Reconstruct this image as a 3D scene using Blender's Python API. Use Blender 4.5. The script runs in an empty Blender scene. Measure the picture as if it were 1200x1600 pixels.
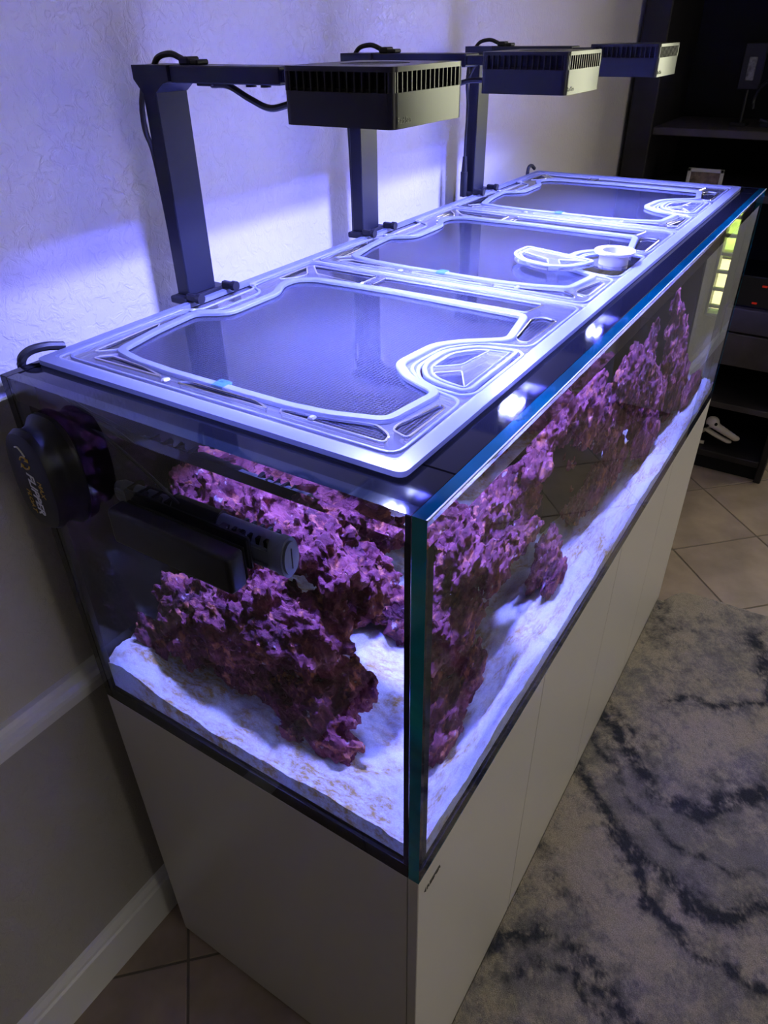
import bpy, bmesh, math, random
import numpy as np
from mathutils import Vector, Matrix
random.seed(7); rng = np.random.default_rng(7)
SC = bpy.context.scene; COL = SC.collection
# tank space: x runs along the tank away from the camera, y = 0 is the back glass (wall side), z = 0 is the tank's base
L, W, H, FL = 1.80, 0.634, 0.60, -0.8215
T = 0.016                      # glass thickness
WALL = 0.078                   # wall surface
# ------------------------------------------------------------------ camera, world, lights, exposure
cd = bpy.data.cameras.new('camera'); cam = bpy.data.objects.new('camera', cd); COL.objects.link(cam)
yaw, pitch, roll, fpx = 0.5785, -0.5941, -0.0172, 1115.03
cy, sy, cp, sp = math.cos(yaw), math.sin(yaw), math.cos(pitch), math.sin(pitch)
fw = Vector((cy*cp, sy*cp, sp)); r0 = Vector((sy, -cy, 0)); u0 = r0.cross(fw)
rr = math.cos(roll)*r0 + math.sin(roll)*u0; uu = -math.sin(roll)*r0 + math.cos(roll)*u0
cam.matrix_world = Matrix(((rr.x, uu.x, -fw.x, -0.4551), (rr.y, uu.y, -fw.y, -0.8855), (rr.z, uu.z, -fw.z, 0.9609), (0, 0, 0, 1)))
cd.sensor_fit = 'VERTICAL'; cd.sensor_height = 24; cd.lens = fpx/1600*24; cd.clip_start = 0.01
SC.camera = cam
SC.view_settings.view_transform = 'Standard'; SC.view_settings.look = 'None'
SC.view_settings.exposure = 0.0; SC.view_settings.gamma = 1.0; SC.view_settings.use_curve_mapping = False
wd = bpy.data.worlds.new('room_air'); SC.world = wd; wd.use_nodes = True
wd.node_tree.nodes['Background'].inputs[0].default_value = (0.75, 0.86, 1.0, 1)
wd.node_tree.nodes['Background'].inputs[1].default_value = 0.25
cyc = SC.cycles
cyc.max_bounces = 14; cyc.diffuse_bounces = 3; cyc.glossy_bounces = 5; cyc.transmission_bounces = 10; cyc.transparent_max_bounces = 32
cyc.use_denoising = True; cyc.sample_clamp_indirect = 60.0; cyc.blur_glossy = 1.0; cyc.caustics_reflective = True; cyc.caustics_refractive = True

def area(name, loc, rot, sx, sy_, power, color, parent=None, spread=180):
    l = bpy.data.lights.new(name, 'AREA'); l.shape = 'RECTANGLE'; l.size = sx; l.size_y = sy_
    l.energy = power; l.color = color; l.spread = math.radians(spread)
    o = bpy.data.objects.new(name, l); COL.objects.link(o); o.location = loc; o.rotation_euler = rot
    return o
# daylight that comes through the window of the far wall, shining into the room
area('window_daylight', (3.36, -1.80, 0.90), (0, math.radians(90), 0), 0.9, 1.5, 24, (1.0, 0.93, 0.80))
# added fill for the whole room, before the right wall; no window is there
area('room_fill_light', (0.30, -4.1, 0.55), (math.radians(90), 0, 0), 1.7, 1.4, 14, (1.0, 0.93, 0.80))

# ------------------------------------------------------------------ node and material helpers
def nmat(name):
    m = bpy.data.materials.new(name); m.use_nodes = True
    nt = m.node_tree; nt.nodes.clear()
    out = nt.nodes.new('ShaderNodeOutputMaterial')
    return m, nt, out
def N(nt, t, **kw):
    n = nt.nodes.new(t)
    for k, v in kw.items():
        if k.startswith('i_'):
            key = k[2:]; key = int(key) if key.isdigit() else key.replace('_', ' ')
            n.inputs[key].default_value = v
        else: setattr(n, k, v)
    return n
def C4(c): return (c[0], c[1], c[2], 1)
def noise(nt, scale, detail=4, rough=0.55, coord='Object', vec=None, distort=0):
    n = N(nt, 'ShaderNodeTexNoise'); n.inputs['Scale'].default_value = scale; n.inputs['Detail'].default_value = detail
    n.inputs['Roughness'].default_value = rough; n.inputs['Distortion'].default_value = distort
    if vec is None:
        tc = N(nt, 'ShaderNodeTexCoord'); vec = tc.outputs[coord]
    nt.links.new(vec, n.inputs['Vector']); return n
def ramp(nt, src, stops):
    r = N(nt, 'ShaderNodeValToRGB'); el = r.color_ramp.elements
    while len(el) < len(stops): el.new(0.5)
    for e, (p, c) in zip(el, stops): e.position = p; e.color = C4(c)
    nt.links.new(src, r.inputs[0]); return r
def mat(name, color, rough=0.5, metal=0.0, spec=0.5, var=0.0, vscale=6, bump=0.0, bscale=200, bdetail=3, coat=0.0):
    m, nt, out = nmat(name); p = N(nt, 'ShaderNodeBsdfPrincipled')
    p.inputs['Base Color'].default_value = C4(color); p.inputs['Roughness'].default_value = rough
    p.inputs['Metallic'].default_value = metal; p.inputs['Specular IOR Level'].default_value = spec
    p.inputs['Coat Weight'].default_value = coat
    if var:
        n = noise(nt, vscale); lo = [c*(1-var) for c in color]; hi = [min(1, c*(1+var)) for c in color]
        r = ramp(nt, n.outputs[0], [(0.3, lo), (0.7, hi)]); nt.links.new(r.outputs[0], p.inputs['Base Color'])
    if bump:
        n = noise(nt, bscale, bdetail); b = N(nt, 'ShaderNodeBump'); b.inputs['Distance'].default_value = bump; b.inputs['Strength'].default_value = 1
        nt.links.new(n.outputs[0], b.inputs['Height']); nt.links.new(b.outputs[0], p.inputs['Normal'])
    nt.links.new(p.outputs[0], out.inputs[0]); return m

def wall_mat(name, color):
    m, nt, out = nmat(name); p = N(nt, 'ShaderNodeBsdfPrincipled', i_Roughness=0.6)
    p.inputs['Base Color'].default_value = C4(color); p.inputs['Specular IOR Level'].default_value = 0.3
    n1 = noise(nt, 55, 4, 0.6, distort=0.8); r1 = ramp(nt, n1.outputs[0], [(0.44, (0, 0, 0)), (0.58, (1, 1, 1))])
    n2 = noise(nt, 260, 2)
    ad = N(nt, 'ShaderNodeMath', operation='MULTIPLY_ADD'); ad.inputs[1].default_value = 0.25
    nt.links.new(n2.outputs[0], ad.inputs[0]); nt.links.new(r1.outputs[0], ad.inputs[2])
    b = N(nt, 'ShaderNodeBump'); b.inputs['Distance'].default_value = 0.0007; b.inputs['Strength'].default_value = 0.85
    nt.links.new(ad.outputs[0], b.inputs['Height']); nt.links.new(b.outputs[0], p.inputs['Normal'])
    nt.links.new(p.outputs[0], out.inputs[0]); return m

def clear_mat(name, tint, haze, gl_rough, gl_min, ior=1.5, hazecol=(0.9, 0.9, 0.9), gl_mul=1.0):
    """clear acrylic or net: see-through, a little milky, with a Fresnel gloss"""
    m, nt, out = nmat(name)
    tr = N(nt, 'ShaderNodeBsdfTransparent'); tr.inputs[0].default_value = C4(tint)
    df = N(nt, 'ShaderNodeBsdfDiffuse'); df.inputs[0].default_value = C4(hazecol)
    gl = N(nt, 'ShaderNodeBsdfGlossy'); gl.inputs['Roughness'].default_value = gl_rough; gl.inputs[0].default_value = (1, 1, 1, 1)
    m1 = N(nt, 'ShaderNodeMixShader'); m1.inputs[0].default_value = haze
    nt.links.new(tr.outputs[0], m1.inputs[1]); nt.links.new(df.outputs[0], m1.inputs[2])
    fr = N(nt, 'ShaderNodeFresnel'); fr.inputs[0].default_value = ior
    ma = N(nt, 'ShaderNodeMath', operation='MULTIPLY_ADD', use_clamp=True); ma.inputs[1].default_value = gl_mul; ma.inputs[2].default_value = gl_min
    nt.links.new(fr.outputs[0], ma.inputs[0])
    m2 = N(nt, 'ShaderNodeMixShader')
    nt.links.new(ma.outputs[0], m2.inputs[0]); nt.links.new(m1.outputs[0], m2.inputs[1]); nt.links.new(gl.outputs[0], m2.inputs[2])
    nt.links.new(m2.outputs[0], out.inputs[0]); return m

M = {}
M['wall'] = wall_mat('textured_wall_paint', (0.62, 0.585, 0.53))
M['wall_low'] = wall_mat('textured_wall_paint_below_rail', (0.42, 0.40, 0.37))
M['wall_dark'] = mat('darkened_unseen_wall', (0.14, 0.13, 0.13), 0.7)  # out-of-view near wall, made dark to dim what the lamp sides reflect
M['trim'] = mat('white_trim_paint', (0.80, 0.80, 0.80), 0.35)
M['ceil'] = mat('ceiling_paint', (0.7, 0.7, 0.68), 0.8)
M['grout'] = mat('grout', (0.17, 0.145, 0.12), 0.9, bump=0.0008)
M['tile'] = mat('beige_floor_tile', (0.33, 0.255, 0.195), 0.38, var=0.28, vscale=5, bump=0.0004, bscale=20)
M['cab'] = mat('taupe_cabinet_lacquer', (0.63, 0.60, 0.56), 0.32, spec=0.4)
M['cab_edge'] = mat('cabinet_edge_band', (0.72, 0.72, 0.72), 0.3)
M['chrome'] = mat('dark_chrome', (0.25, 0.25, 0.25), 0.25, metal=1)
M['black'] = mat('black_satin_plastic', (0.012, 0.012, 0.016), 0.42, spec=0.3)
M['blackgloss'] = mat('black_gloss', (0.006, 0.006, 0.008), 0.05, spec=0.25)
M['blackmatte'] = mat('black_matte', (0.006, 0.006, 0.008), 0.7, spec=0.2)
M['alu'] = mat('black_anodised_aluminium', (0.012, 0.013, 0.020), 0.32, spec=0.25)
M['housing'] = mat('satin_black_lamp_housing', (0.017, 0.017, 0.022), 0.30, spec=0.32)
M['silicone'] = mat('black_silicone', (0.012, 0.012, 0.016), 0.5, spec=0.3)
M['cord'] = mat('black_cable_rubber', (0.015, 0.015, 0.018), 0.5)
M['unit'] = mat('black_stained_wood', (0.020, 0.018, 0.022), 0.5, spec=0.25, var=0.25, vscale=9)
M['unit2'] = mat('worn_black_wood_front', (0.055, 0.048, 0.058), 0.5, spec=0.3, var=0.25, vscale=9)
M['frosted'] = None
# frosted acrylic: milky, lets some light through
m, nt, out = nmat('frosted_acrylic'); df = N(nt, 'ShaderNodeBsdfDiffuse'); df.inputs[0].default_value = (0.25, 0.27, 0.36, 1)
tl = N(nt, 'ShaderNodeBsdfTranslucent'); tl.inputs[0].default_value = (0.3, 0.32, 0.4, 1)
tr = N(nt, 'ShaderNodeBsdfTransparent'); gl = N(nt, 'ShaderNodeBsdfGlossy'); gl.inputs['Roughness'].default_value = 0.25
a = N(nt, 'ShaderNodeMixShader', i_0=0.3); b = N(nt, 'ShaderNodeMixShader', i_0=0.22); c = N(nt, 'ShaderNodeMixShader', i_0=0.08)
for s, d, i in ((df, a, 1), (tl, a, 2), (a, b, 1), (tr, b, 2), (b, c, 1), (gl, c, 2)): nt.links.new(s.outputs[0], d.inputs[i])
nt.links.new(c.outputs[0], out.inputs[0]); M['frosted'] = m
M['acrylic'] = clear_mat('clear_acrylic_sheet', (0.95, 0.96, 0.98), 0.06, 0.10, 0.05, 1.49, gl_mul=1.1)
M['acrylic_rim'] = clear_mat('polished_acrylic_ridge', (0.93, 0.94, 0.97), 0.50, 0.12, 0.06, 1.49, hazecol=(0.5, 0.52, 0.6))
M['ring'] = mat('white_plastic', (0.6, 0.6, 0.6), 0.35)
# net: fine woven clear threads
m, nt, out = nmat('fine_net'); tc = N(nt, 'ShaderNodeTexCoord'); sx = N(nt, 'ShaderNodeSeparateXYZ'); nt.links.new(tc.outputs['Object'], sx.inputs[0])
pp = []
for i in (0, 1):
    q = N(nt, 'ShaderNodeMath', operation='MULTIPLY', i_1=1/0.0048); nt.links.new(sx.outputs[i], q.inputs[0])
    f = N(nt, 'ShaderNodeMath', operation='FRACT'); nt.links.new(q.outputs[0], f.inputs[0])
    g = N(nt, 'ShaderNodeMath', operation='LESS_THAN', i_1=0.20); nt.links.new(f.outputs[0], g.inputs[0]); pp.append(g)
mx = N(nt, 'ShaderNodeMath', operation='MAXIMUM'); nt.links.new(pp[0].outputs[0], mx.inputs[0]); nt.links.new(pp[1].outputs[0], mx.inputs[1])
tr = N(nt, 'ShaderNodeBsdfTransparent'); pr = N(nt, 'ShaderNodeBsdfPrincipled', i_Roughness=0.2)
pr.inputs['Base Color'].default_value = (0.17, 0.17, 0.21, 1)
tr.inputs[0].default_value = (0.95, 0.95, 0.97, 1)
hf = N(nt, 'ShaderNodeMath', operation='MULTIPLY', i_1=0.45); nt.links.new(mx.outputs[0], hf.inputs[0])
mm = N(nt, 'ShaderNodeMixShader'); nt.links.new(hf.outputs[0], mm.inputs[0]); nt.links.new(tr.outputs[0], mm.inputs[1]); nt.links.new(pr.outputs[0], mm.inputs[2])
gl = N(nt, 'ShaderNodeBsdfGlossy'); gl.inputs['Roughness'].default_value = 0.06
fr = N(nt, 'ShaderNodeFresnel', i_0=1.95); m3 = N(nt, 'ShaderNodeMixShader')
nt.links.new(fr.outputs[0], m3.inputs[0]); nt.links.new(mm.outputs[0], m3.inputs[1]); nt.links.new(gl.outputs[0], m3.inputs[2])
nt.links.new(m3.outputs[0], out.inputs[0]); M['net'] = m
# glass below the water line: air outside, water inside
m, nt, out = nmat('aquarium_glass_wet'); g = N(nt, 'ShaderNodeBsdfGlass', i_Roughness=0.0, i_IOR=1.33); g.inputs[0].default_value = (0.93, 0.97, 1.0, 1)
nt.links.new(g.outputs[0], out.inputs[0]); M['glass_wet'] = m
M['glass_dry'] = clear_mat('aquarium_glass_dry', (0.93, 0.96, 0.97), 0.0, 0.02, 0.0, 1.5)
m, nt, out = nmat('glass_inner_face'); g = N(nt, 'ShaderNodeBsdfTransparent'); nt.links.new(g.outputs[0], out.inputs[0]); M['inner'] = m
# cut glass edge: teal, with the glow of piped light painted in
m, nt, out = nmat('lit_teal_glass_edge'); p = N(nt, 'ShaderNodeBsdfPrincipled', i_Roughness=0.08); p.inputs['Specular IOR Level'].default_value = 0.6
n = noise(nt, 9, 3, 0.5, distort=1.0); r = ramp(nt, n.outputs[0], [(0.25, (0.0, 0.14, 0.20)), (0.55, (0.0, 0.30, 0.36)), (0.8, (0.005, 0.45, 0.46))])
nt.links.new(r.outputs[0], p.inputs['Base Color']); nt.links.new(p.outputs[0], out.inputs[0]); M['edge'] = m
M['edge_top'] = mat('teal_glass_top_edge', (0.0, 0.035, 0.045), 0.06, spec=0.35, var=0.5, vscale=7)  # top edge painted darker, without the piped-light glow
M['arris'] = mat('arris_glint', (0.30, 0.33, 0.30), 0.4)  # pale colour stands in for light caught on the bevel
M['edge_dark'] = mat('polished_dark_glass_edge', (0.012, 0.016, 0.022), 0.05, spec=0.6)
# water surface: Fresnel gloss from above, total reflection from below
m, nt, out = nmat('water_surface'); tr = N(nt, 'ShaderNodeBsdfTransparent'); gl = N(nt, 'ShaderNodeBsdfGlossy'); gl.inputs['Roughness'].default_value = 0.03; gl.inputs[0].default_value = (1, 1, 1, 1)
fr = N(nt, 'ShaderNodeFresnel', i_0=1.33); mm = N(nt, 'ShaderNodeMixShader')
n = noise(nt, 14, 2); b = N(nt, 'ShaderNodeBump'); b.inputs['Distance'].default_value = 0.004; b.inputs['Strength'].default_value = 0.5
nt.links.new(n.outputs[0], b.inputs['Height']); nt.links.new(b.outputs[0], gl.inputs['Normal']); nt.links.new(b.outputs[0], fr.inputs['Normal'])
nt.links.new(fr.outputs[0], mm.inputs[0]); nt.links.new(tr.outputs[0], mm.inputs[1]); nt.links.new(gl.outputs[0], mm.inputs[2])
nt.links.new(mm.outputs[0], out.inputs[0]); M['water_top'] = m
m, nt, out = nmat('water_surface_at_the_glass'); g = N(nt, 'ShaderNodeBsdfGlass', i_Roughness=0.0, i_IOR=1.33)
n = noise(nt, 22, 3); b = N(nt, 'ShaderNodeBump'); b.inputs['Distance'].default_value = 0.003; b.inputs['Strength'].default_value = 0.5
nt.links.new(n.outputs[0], b.inputs['Height']); nt.links.new(b.outputs[0], g.inputs['Normal']); nt.links.new(g.outputs[0], out.inputs[0]); M['water_rim'] = m
# sand with diatom stains
m, nt, out = nmat('white_reef_sand'); p = N(nt, 'ShaderNodeBsdfPrincipled', i_Roughness=0.9)
n1 = noise(nt, 7, 5, 0.62, distort=0.4); r1 = ramp(nt, n1.outputs[0], [(0.46, (0, 0, 0)), (0.60, (1, 1, 1))])
n2 = noise(nt, 60, 4, 0.7); r2 = ramp(nt, n2.outputs[0], [(0.36, (0, 0, 0)), (0.60, (1, 1, 1))])
mu = N(nt, 'ShaderNodeMath', operation='MULTIPLY'); nt.links.new(r1.outputs[0], mu.inputs[0]); nt.links.new(r2.outputs[0], mu.inputs[1])
n3 = noise(nt, 400, 2); r3 = ramp(nt, n3.outputs[0], [(0.3, (0.60, 0.60, 0.58)), (0.7, (0.80, 0.80, 0.78))])
mc = N(nt, 'ShaderNodeMix', data_type='RGBA'); nt.links.new(mu.outputs[0], mc.inputs['Factor']); nt.links.new(r3.outputs[0], mc.inputs['A']); mc.inputs['B'].default_value = (0.46, 0.30, 0.06, 1)
nt.links.new(mc.outputs['Result'], p.inputs['Base Color'])
b = N(nt, 'ShaderNodeBump'); b.inputs['Distance'].default_value = 0.002; nt.links.new(n2.outputs[0], b.inputs['Height']); nt.links.new(b.outputs[0], p.inputs['Normal'])
nt.links.new(p.outputs[0], out.inputs[0]); M['sand'] = m
# coralline live rock
m, nt, out = nmat('coralline_rock'); p = N(nt, 'ShaderNodeBsdfPrincipled', i_Roughness=0.7); p.inputs['Specular IOR Level'].default_value = 0.3
tc = N(nt, 'ShaderNodeTexCoord')
n1 = noise(nt, 16, 5, 0.65, vec=tc.outputs['Object']); r1 = ramp(nt, n1.outputs[0], [(0.28, (0.05, 0.012, 0.026)), (0.46, (0.17, 0.034, 0.060)), (0.60, (0.31, 0.080, 0.110)), (0.76, (0.46, 0.19, 0.21))])
n2 = noise(nt, 30, 4, 0.6, vec=tc.outputs['Object']); r2 = ramp(nt, n2.outputs[0], [(0.56, (0, 0, 0)), (0.66, (1, 1, 1))])
mc = N(nt, 'ShaderNodeMix', data_type='RGBA'); nt.links.new(r2.outputs[0], mc.inputs['Factor']); nt.links.new(r1.outputs[0], mc.inputs['A']); mc.inputs['B'].default_value = (0.56, 0.19, 0.10, 1)
n3 = noise(nt, 55, 3, vec=tc.outputs['Object']); r3 = ramp(nt, n3.outputs[0], [(0.66, (0, 0, 0)), (0.72, (0.6, 0.6, 0.6))])
md = N(nt, 'ShaderNodeMix', data_type='RGBA'); nt.links.new(r3.outputs[0], md.inputs['Factor']); nt.links.new(mc.outputs['Result'], md.inputs['A']); md.inputs['B'].default_value = (0.60, 0.52, 0.55, 1)
nt.links.new(md.outputs['Result'], p.inputs['Base Color'])
b = N(nt, 'ShaderNodeBump'); b.inputs['Distance'].default_value = 0.004; nn = noise(nt, 130, 4, 0.7, vec=tc.outputs['Object']); nt.links.new(nn.outputs[0], b.inputs['Height']); nt.links.new(b.outputs[0], p.inputs['Normal'])
nt.links.new(p.outputs[0], out.inputs[0]); M['rock'] = m
# rug: its woven pattern is a colour attribute
m, nt, out = nmat('rug_pile'); p = N(nt, 'ShaderNodeBsdfPrincipled', i_Roughness=0.95); p.inputs['Specular IOR Level'].default_value = 0.1
at = N(nt, 'ShaderNodeAttribute', attribute_name='weave'); n = noise(nt, 420, 3, 0.7); n_ = noise(nt, 90, 3, 0.6)
r = ramp(nt, n.outputs[0], [(0.25, (0.50, 0.50, 0.50)), (0.75, (1.3, 1.3, 1.3))])
mc = N(nt, 'ShaderNodeMix', data_type='RGBA', blend_type='MULTIPLY'); mc.inputs['Factor'].default_value = 1; nt.links.new(at.outputs[0], mc.inputs['A']); nt.links.new(r.outputs[0], mc.inputs['B'])
nt.links.new(mc.outputs['Result'], p.inputs['Base Color'])
ad = N(nt, 'ShaderNodeMath', operation='ADD'); nt.links.new(n.outputs[0], ad.inputs[0]); nt.links.new(n_.outputs[0], ad.inputs[1])
b = N(nt, 'ShaderNodeBump'); b.inputs['Distance'].default_value = 0.006; nt.links.new(ad.outputs[0], b.inputs['Height']); nt.links.new(b.outputs[0], p.inputs['Normal'])
nt.links.new(p.outputs[0], out.inputs[0]); M['rug'] = m
def emit(name, c, s):
    m, nt, out = nmat(name); e = N(nt, 'ShaderNodeEmission'); e.inputs[0].default_value = C4(c); e.inputs[1].default_value = s
    nt.links.new(e.outputs[0], out.inputs[0]); return m
M['led'] = emit('led_lens_glow', (0.55, 0.6, 1.0), 6)
M['red_led'] = emit('red_standby_lamp', (1, 0.05, 0.03), 0.2)
M['white_led'] = emit('blue_white_status_lamp', (0.5, 0.6, 1), 1.0)

# ------------------------------------------------------------------ object helpers
def link(o): COL.objects.link(o); return o
def thing(name, label, cat, loc, group=None):
    o = bpy.data.objects.new(name, None); o.empty_display_size = 0.05; link(o); o.location = loc
    o['label'] = label; o['category'] = cat
    if group: o['group'] = group
    return o
def tag(o, label, cat, group=None, kind=None):
    o['label'] = label; o['category'] = cat
    if group: o['group'] = group
    if kind: o['kind'] = kind
    return o
def obj(name, me, mats, parent=None, smooth=False):
    """me: bmesh or mesh in world (tank) coordinates"""
    if isinstance(me, bmesh.types.BMesh):
        bm = me; me = bpy.data.meshes.new(name); bm.to_mesh(me); bm.free()
    me.name = name
    for mm_ in (mats if isinstance(mats, (list, tuple)) else [mats]): me.materials.append(mm_)
    if smooth:
        me.polygons.foreach_set('use_smooth', [True]*len(me.polygons))
        if hasattr(me, 'set_sharp_from_angle'): me.set_sharp_from_angle(angle=math.radians(40))
    o = bpy.data.objects.new(name, me); link(o)
    if parent is not None:
        o.parent = parent
        if parent.type == 'EMPTY': o.matrix_parent_inverse = Matrix.Translation(-parent.location)
    return o
def struct(o): o['kind'] = 'structure'; return o
def copy_tree(o, dx, parent=None):
    c = o.copy(); COL.objects.link(c)
    if parent is not None: c.parent = parent; c.matrix_parent_inverse = o.matrix_parent_inverse.copy()
    else: c.location = o.location + Vector(dx)
    for ch in list(o.children): copy_tree(ch, dx, c)
    return c
def BM(): return bmesh.new()
def box(bm, x0, x1, y0, y1, z0, z1, bev=0.0, seg=1, edges=None):
    r = bmesh.ops.create_cube(bm, size=1)
    bmesh.ops.transform(bm, matrix=Matrix.Translation(((x0+x1)/2, (y0+y1)/2, (z0+z1)/2)) @ Matrix.Diagonal((abs(x1-x0), abs(y1-y0), abs(z1-z0), 1)), verts=r['verts'])
    if bev:
        es = list({e for v in r['verts'] for e in v.link_edges})
        if edges == 'z': es = [e for e in es if abs(e.verts[0].co.z-e.verts[1].co.z) > 1e-6]
        if edges == 'x': es = [e for e in es if abs(e.verts[0].co.x-e.verts[1].co.x) > 1e-6]
        bmesh.ops.bevel(bm, geom=es, offset=bev, segments=seg, affect='EDGES', profile=0.5)
    return bm
def mbox(*a, **k): return box(BM(), *a, **k)
def cyl(bm, p0, p1, r, n=16, r2=None):
    p0, p1 = Vector(p0), Vector(p1); d = p1-p0
    q = d.to_track_quat('Z', 'Y').to_matrix().to_4x4()
    bmesh.ops.create_cone(bm, cap_ends=True, segments=n, radius1=r, radius2=r if r2 is None else r2, depth=d.length, matrix=Matrix.Translation((p0+p1)/2) @ q)
    return bm
def smooth_path(pts, n=8):
    P = [Vector(p) for p in pts]; P = [P[0]*2-P[1]] + P + [P[-1]*2-P[-2]]; o = []
    for i in range(1, len(P)-2):
        for k in range(n):
            t = k/n; a, b, c, d = P[i-1:i+3]
            o.append(0.5*((2*b)+(c-a)*t+(2*a-5*b+4*c-d)*t*t+(3*b-a-3*c+d)*t**3))
    return o + [P[-2]]
def tube(bm, pts, r, n=8, smooth=True):
    P = smooth_path(pts) if smooth else [Vector(p) for p in pts]
    ring = []; up = Vector((0.13, 0.21, 0.97))
    for i, p in enumerate(P):
        t = (P[min(i+1, len(P)-1)] - P[max(i-1, 0)]).normalized(); a = t.cross(up)
        if a.length < 1e-3: a = t.cross(Vector((1, 0, 0)))
        a.normalize(); b = t.cross(a)
        ring.append([bm.verts.new(p + r*(math.cos(2*math.pi*k/n)*a + math.sin(2*math.pi*k/n)*b)) for k in range(n)])
    for i in range(len(ring)-1):
        for k in range(n): bm.faces.new((ring[i][k], ring[i][(k+1) % n], ring[i+1][(k+1) % n], ring[i+1][k]))
    bm.faces.new(ring[0][::-1]); bm.faces.new(ring[-1]); return bm
def rounded(pts, r, n=4):
    o = []; m_ = len(pts)
    for i in range(m_):
        a, b, c = Vector(pts[i-1][:2]), Vector(pts[i][:2]), Vector(pts[(i+1) % m_][:2])
        u, v = (a-b), (c-b); d = min(r, u.length*0.45, v.length*0.45)
        p, q = b+u.normalized()*d, b+v.normalized()*d
        for k in range(n+1):
            t = k/n; o.append(((1-t)**2*p + 2*t*(1-t)*b + t*t*q))
    return [(p.x, p.y) for p in o]
def offset_poly(pts, d):
    P = [Vector(p) for p in pts]; n = len(P); ar = sum(P[i-1].x*P[i].y-P[i].x*P[i-1].y for i in range(n)); s = 1 if ar > 0 else -1; o = []
    for i in range(n):
        t = (P[(i+1) % n]-P[i-1]).normalized(); o.append((P[i].x + s*d*t.y, P[i].y - s*d*t.x))   # d > 0 goes outwards
    return o
def ridge(bm, pts, w, z0, z1, ch=0.0012):
    """closed band that follows pts (2D), chamfered on top"""
    prof = [(w/2, z0), (w/2, z1-ch), (w/2-ch, z1), (-w/2+ch, z1), (-w/2, z1-ch), (-w/2, z0)]
    rings = []
    for d, z in prof: rings.append([bm.verts.new((x, y, z)) for x, y in offset_poly(pts, d)])
    n = len(pts)
    for j in range(len(prof)):
        A, B = rings[j], rings[(j+1) % len(prof)]
        for i in range(n): bm.faces.new((A[i], A[(i+1) % n], B[(i+1) % n], B[i]))
    return bm
def plate(outer, holes, z0, z1, name='plate'):
    """flat sheet with holes, as a mesh"""
    cu = bpy.data.curves.new(name, 'CURVE'); cu.dimensions = '2D'; cu.fill_mode = 'BOTH'; cu.extrude = (z1-z0)/2
    for poly in [outer]+list(holes):
        s = cu.splines.new('POLY'); s.points.add(len(poly)-1); s.use_cyclic_u = True
        for q, p in zip(s.points, poly): q.co = (p[0], p[1], 0, 1)
    o = bpy.data.objects.new(name, cu); link(o)
    me = bpy.data.meshes.new_from_object(o); me.transform(Matrix.Translation((0, 0, (z0+z1)/2)))
    bpy.data.objects.remove(o); return me
def text(body, size, org, xd, yd, ext=0.0004, shear=0.0, bold=0.0, align='LEFT'):
    cu = bpy.data.curves.new('text', 'FONT'); cu.body = body; cu.size = size; cu.extrude = ext; cu.shear = shear; cu.offset = bold; cu.align_x = align; cu.resolution_u = 2
    o = bpy.data.objects.new('text', cu); link(o); me = bpy.data.meshes.new_from_object(o); bpy.data.objects.remove(o)
    xd, yd = Vector(xd).normalized(), Vector(yd).normalized(); zd = xd.cross(yd)
    me.transform(Matrix(((xd.x, yd.x, zd.x, org[0]), (xd.y, yd.y, zd.y, org[1]), (xd.z, yd.z, zd.z, org[2]), (0, 0, 0, 1)))); return me
def vnoise(x, y, seed=0):
    xi, yi = np.floor(x).astype(int), np.floor(y).astype(int); fx, fy = x-xi, y-yi
    def h(a, b):
        n = (a*374761393 + b*668265263 + seed*982451653) & 0x7fffffff; n = ((n ^ (n >> 13))*1274126177) & 0x7fffffff
        return ((n ^ (n >> 16)) & 0xffff)/65535.0
    u, v = fx*fx*(3-2*fx), fy*fy*(3-2*fy)
    return (h(xi, yi)*(1-u)+h(xi+1, yi)*u)*(1-v) + (h(xi, yi+1)*(1-u)+h(xi+1, yi+1)*u)*v
def fbm(x, y, s, o=4, seed=0, g=0.5):
    a, t, n = 1.0, 0, 0
    for k in range(o): t = t+a*vnoise(x*s, y*s, seed+k*17); n += a; a *= g; s *= 2.03
    return t/n
def grid_mesh(name, X, Y, Z):
    ny, nx = X.shape; me = bpy.data.meshes.new(name)
    co = np.stack([X, Y, Z], -1).reshape(-1, 3); i = np.arange(nx*ny).reshape(ny, nx)
    f = np.stack([i[:-1, :-1], i[:-1, 1:], i[1:, 1:], i[1:, :-1]], -1).reshape(-1, 4)
    me.from_pydata(co.tolist(), [], f.tolist()); return me

# ------------------------------------------------------------------ the setting
fl = struct(obj('floor', mbox(-2.2, 3.5, -4.2, 0.2, FL-0.10, FL-0.003), M['grout']))
ts = 0.387; tme = None
for i in range(-10, 14):
    for j in range(-14, 10):
        u, s = 0.005+(i+0.5)*ts, -0.0725+(j+0.5)*ts
        x, y = (u+s)/math.sqrt(2), (s-u)/math.sqrt(2)
        if not (-0.75 < x < 3.3 and -1.55 < y < 0.26): continue
        if 0.35 < x < 1.5 and y < -0.98: continue
        if 0.5 < x < 1.5 and -0.35 < y: continue
        if tme is None:
            b_ = mbox(-ts/2+0.003, ts/2-0.003, -ts/2+0.003, ts/2-0.003, -0.006, 0, bev=0.0015)
            bmesh.ops.rotate(b_, verts=b_.verts, cent=(0, 0, 0), matrix=Matrix.Rotation(math.radians(45), 3, 'Z'))
            t_ = obj('tile', b_, M['tile'], fl); tme = t_.data
        else: t_ = bpy.data.objects.new('tile', tme); link(t_); t_.parent = fl
        t_.location = (x, y, FL + random.uniform(-0.0006, 0.0002))
RAIL = -0.02
struct(obj('wall_left', mbox(-2.2, 3.5, WALL, WALL+0.12, RAIL, 1.8), M['wall']))
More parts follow.
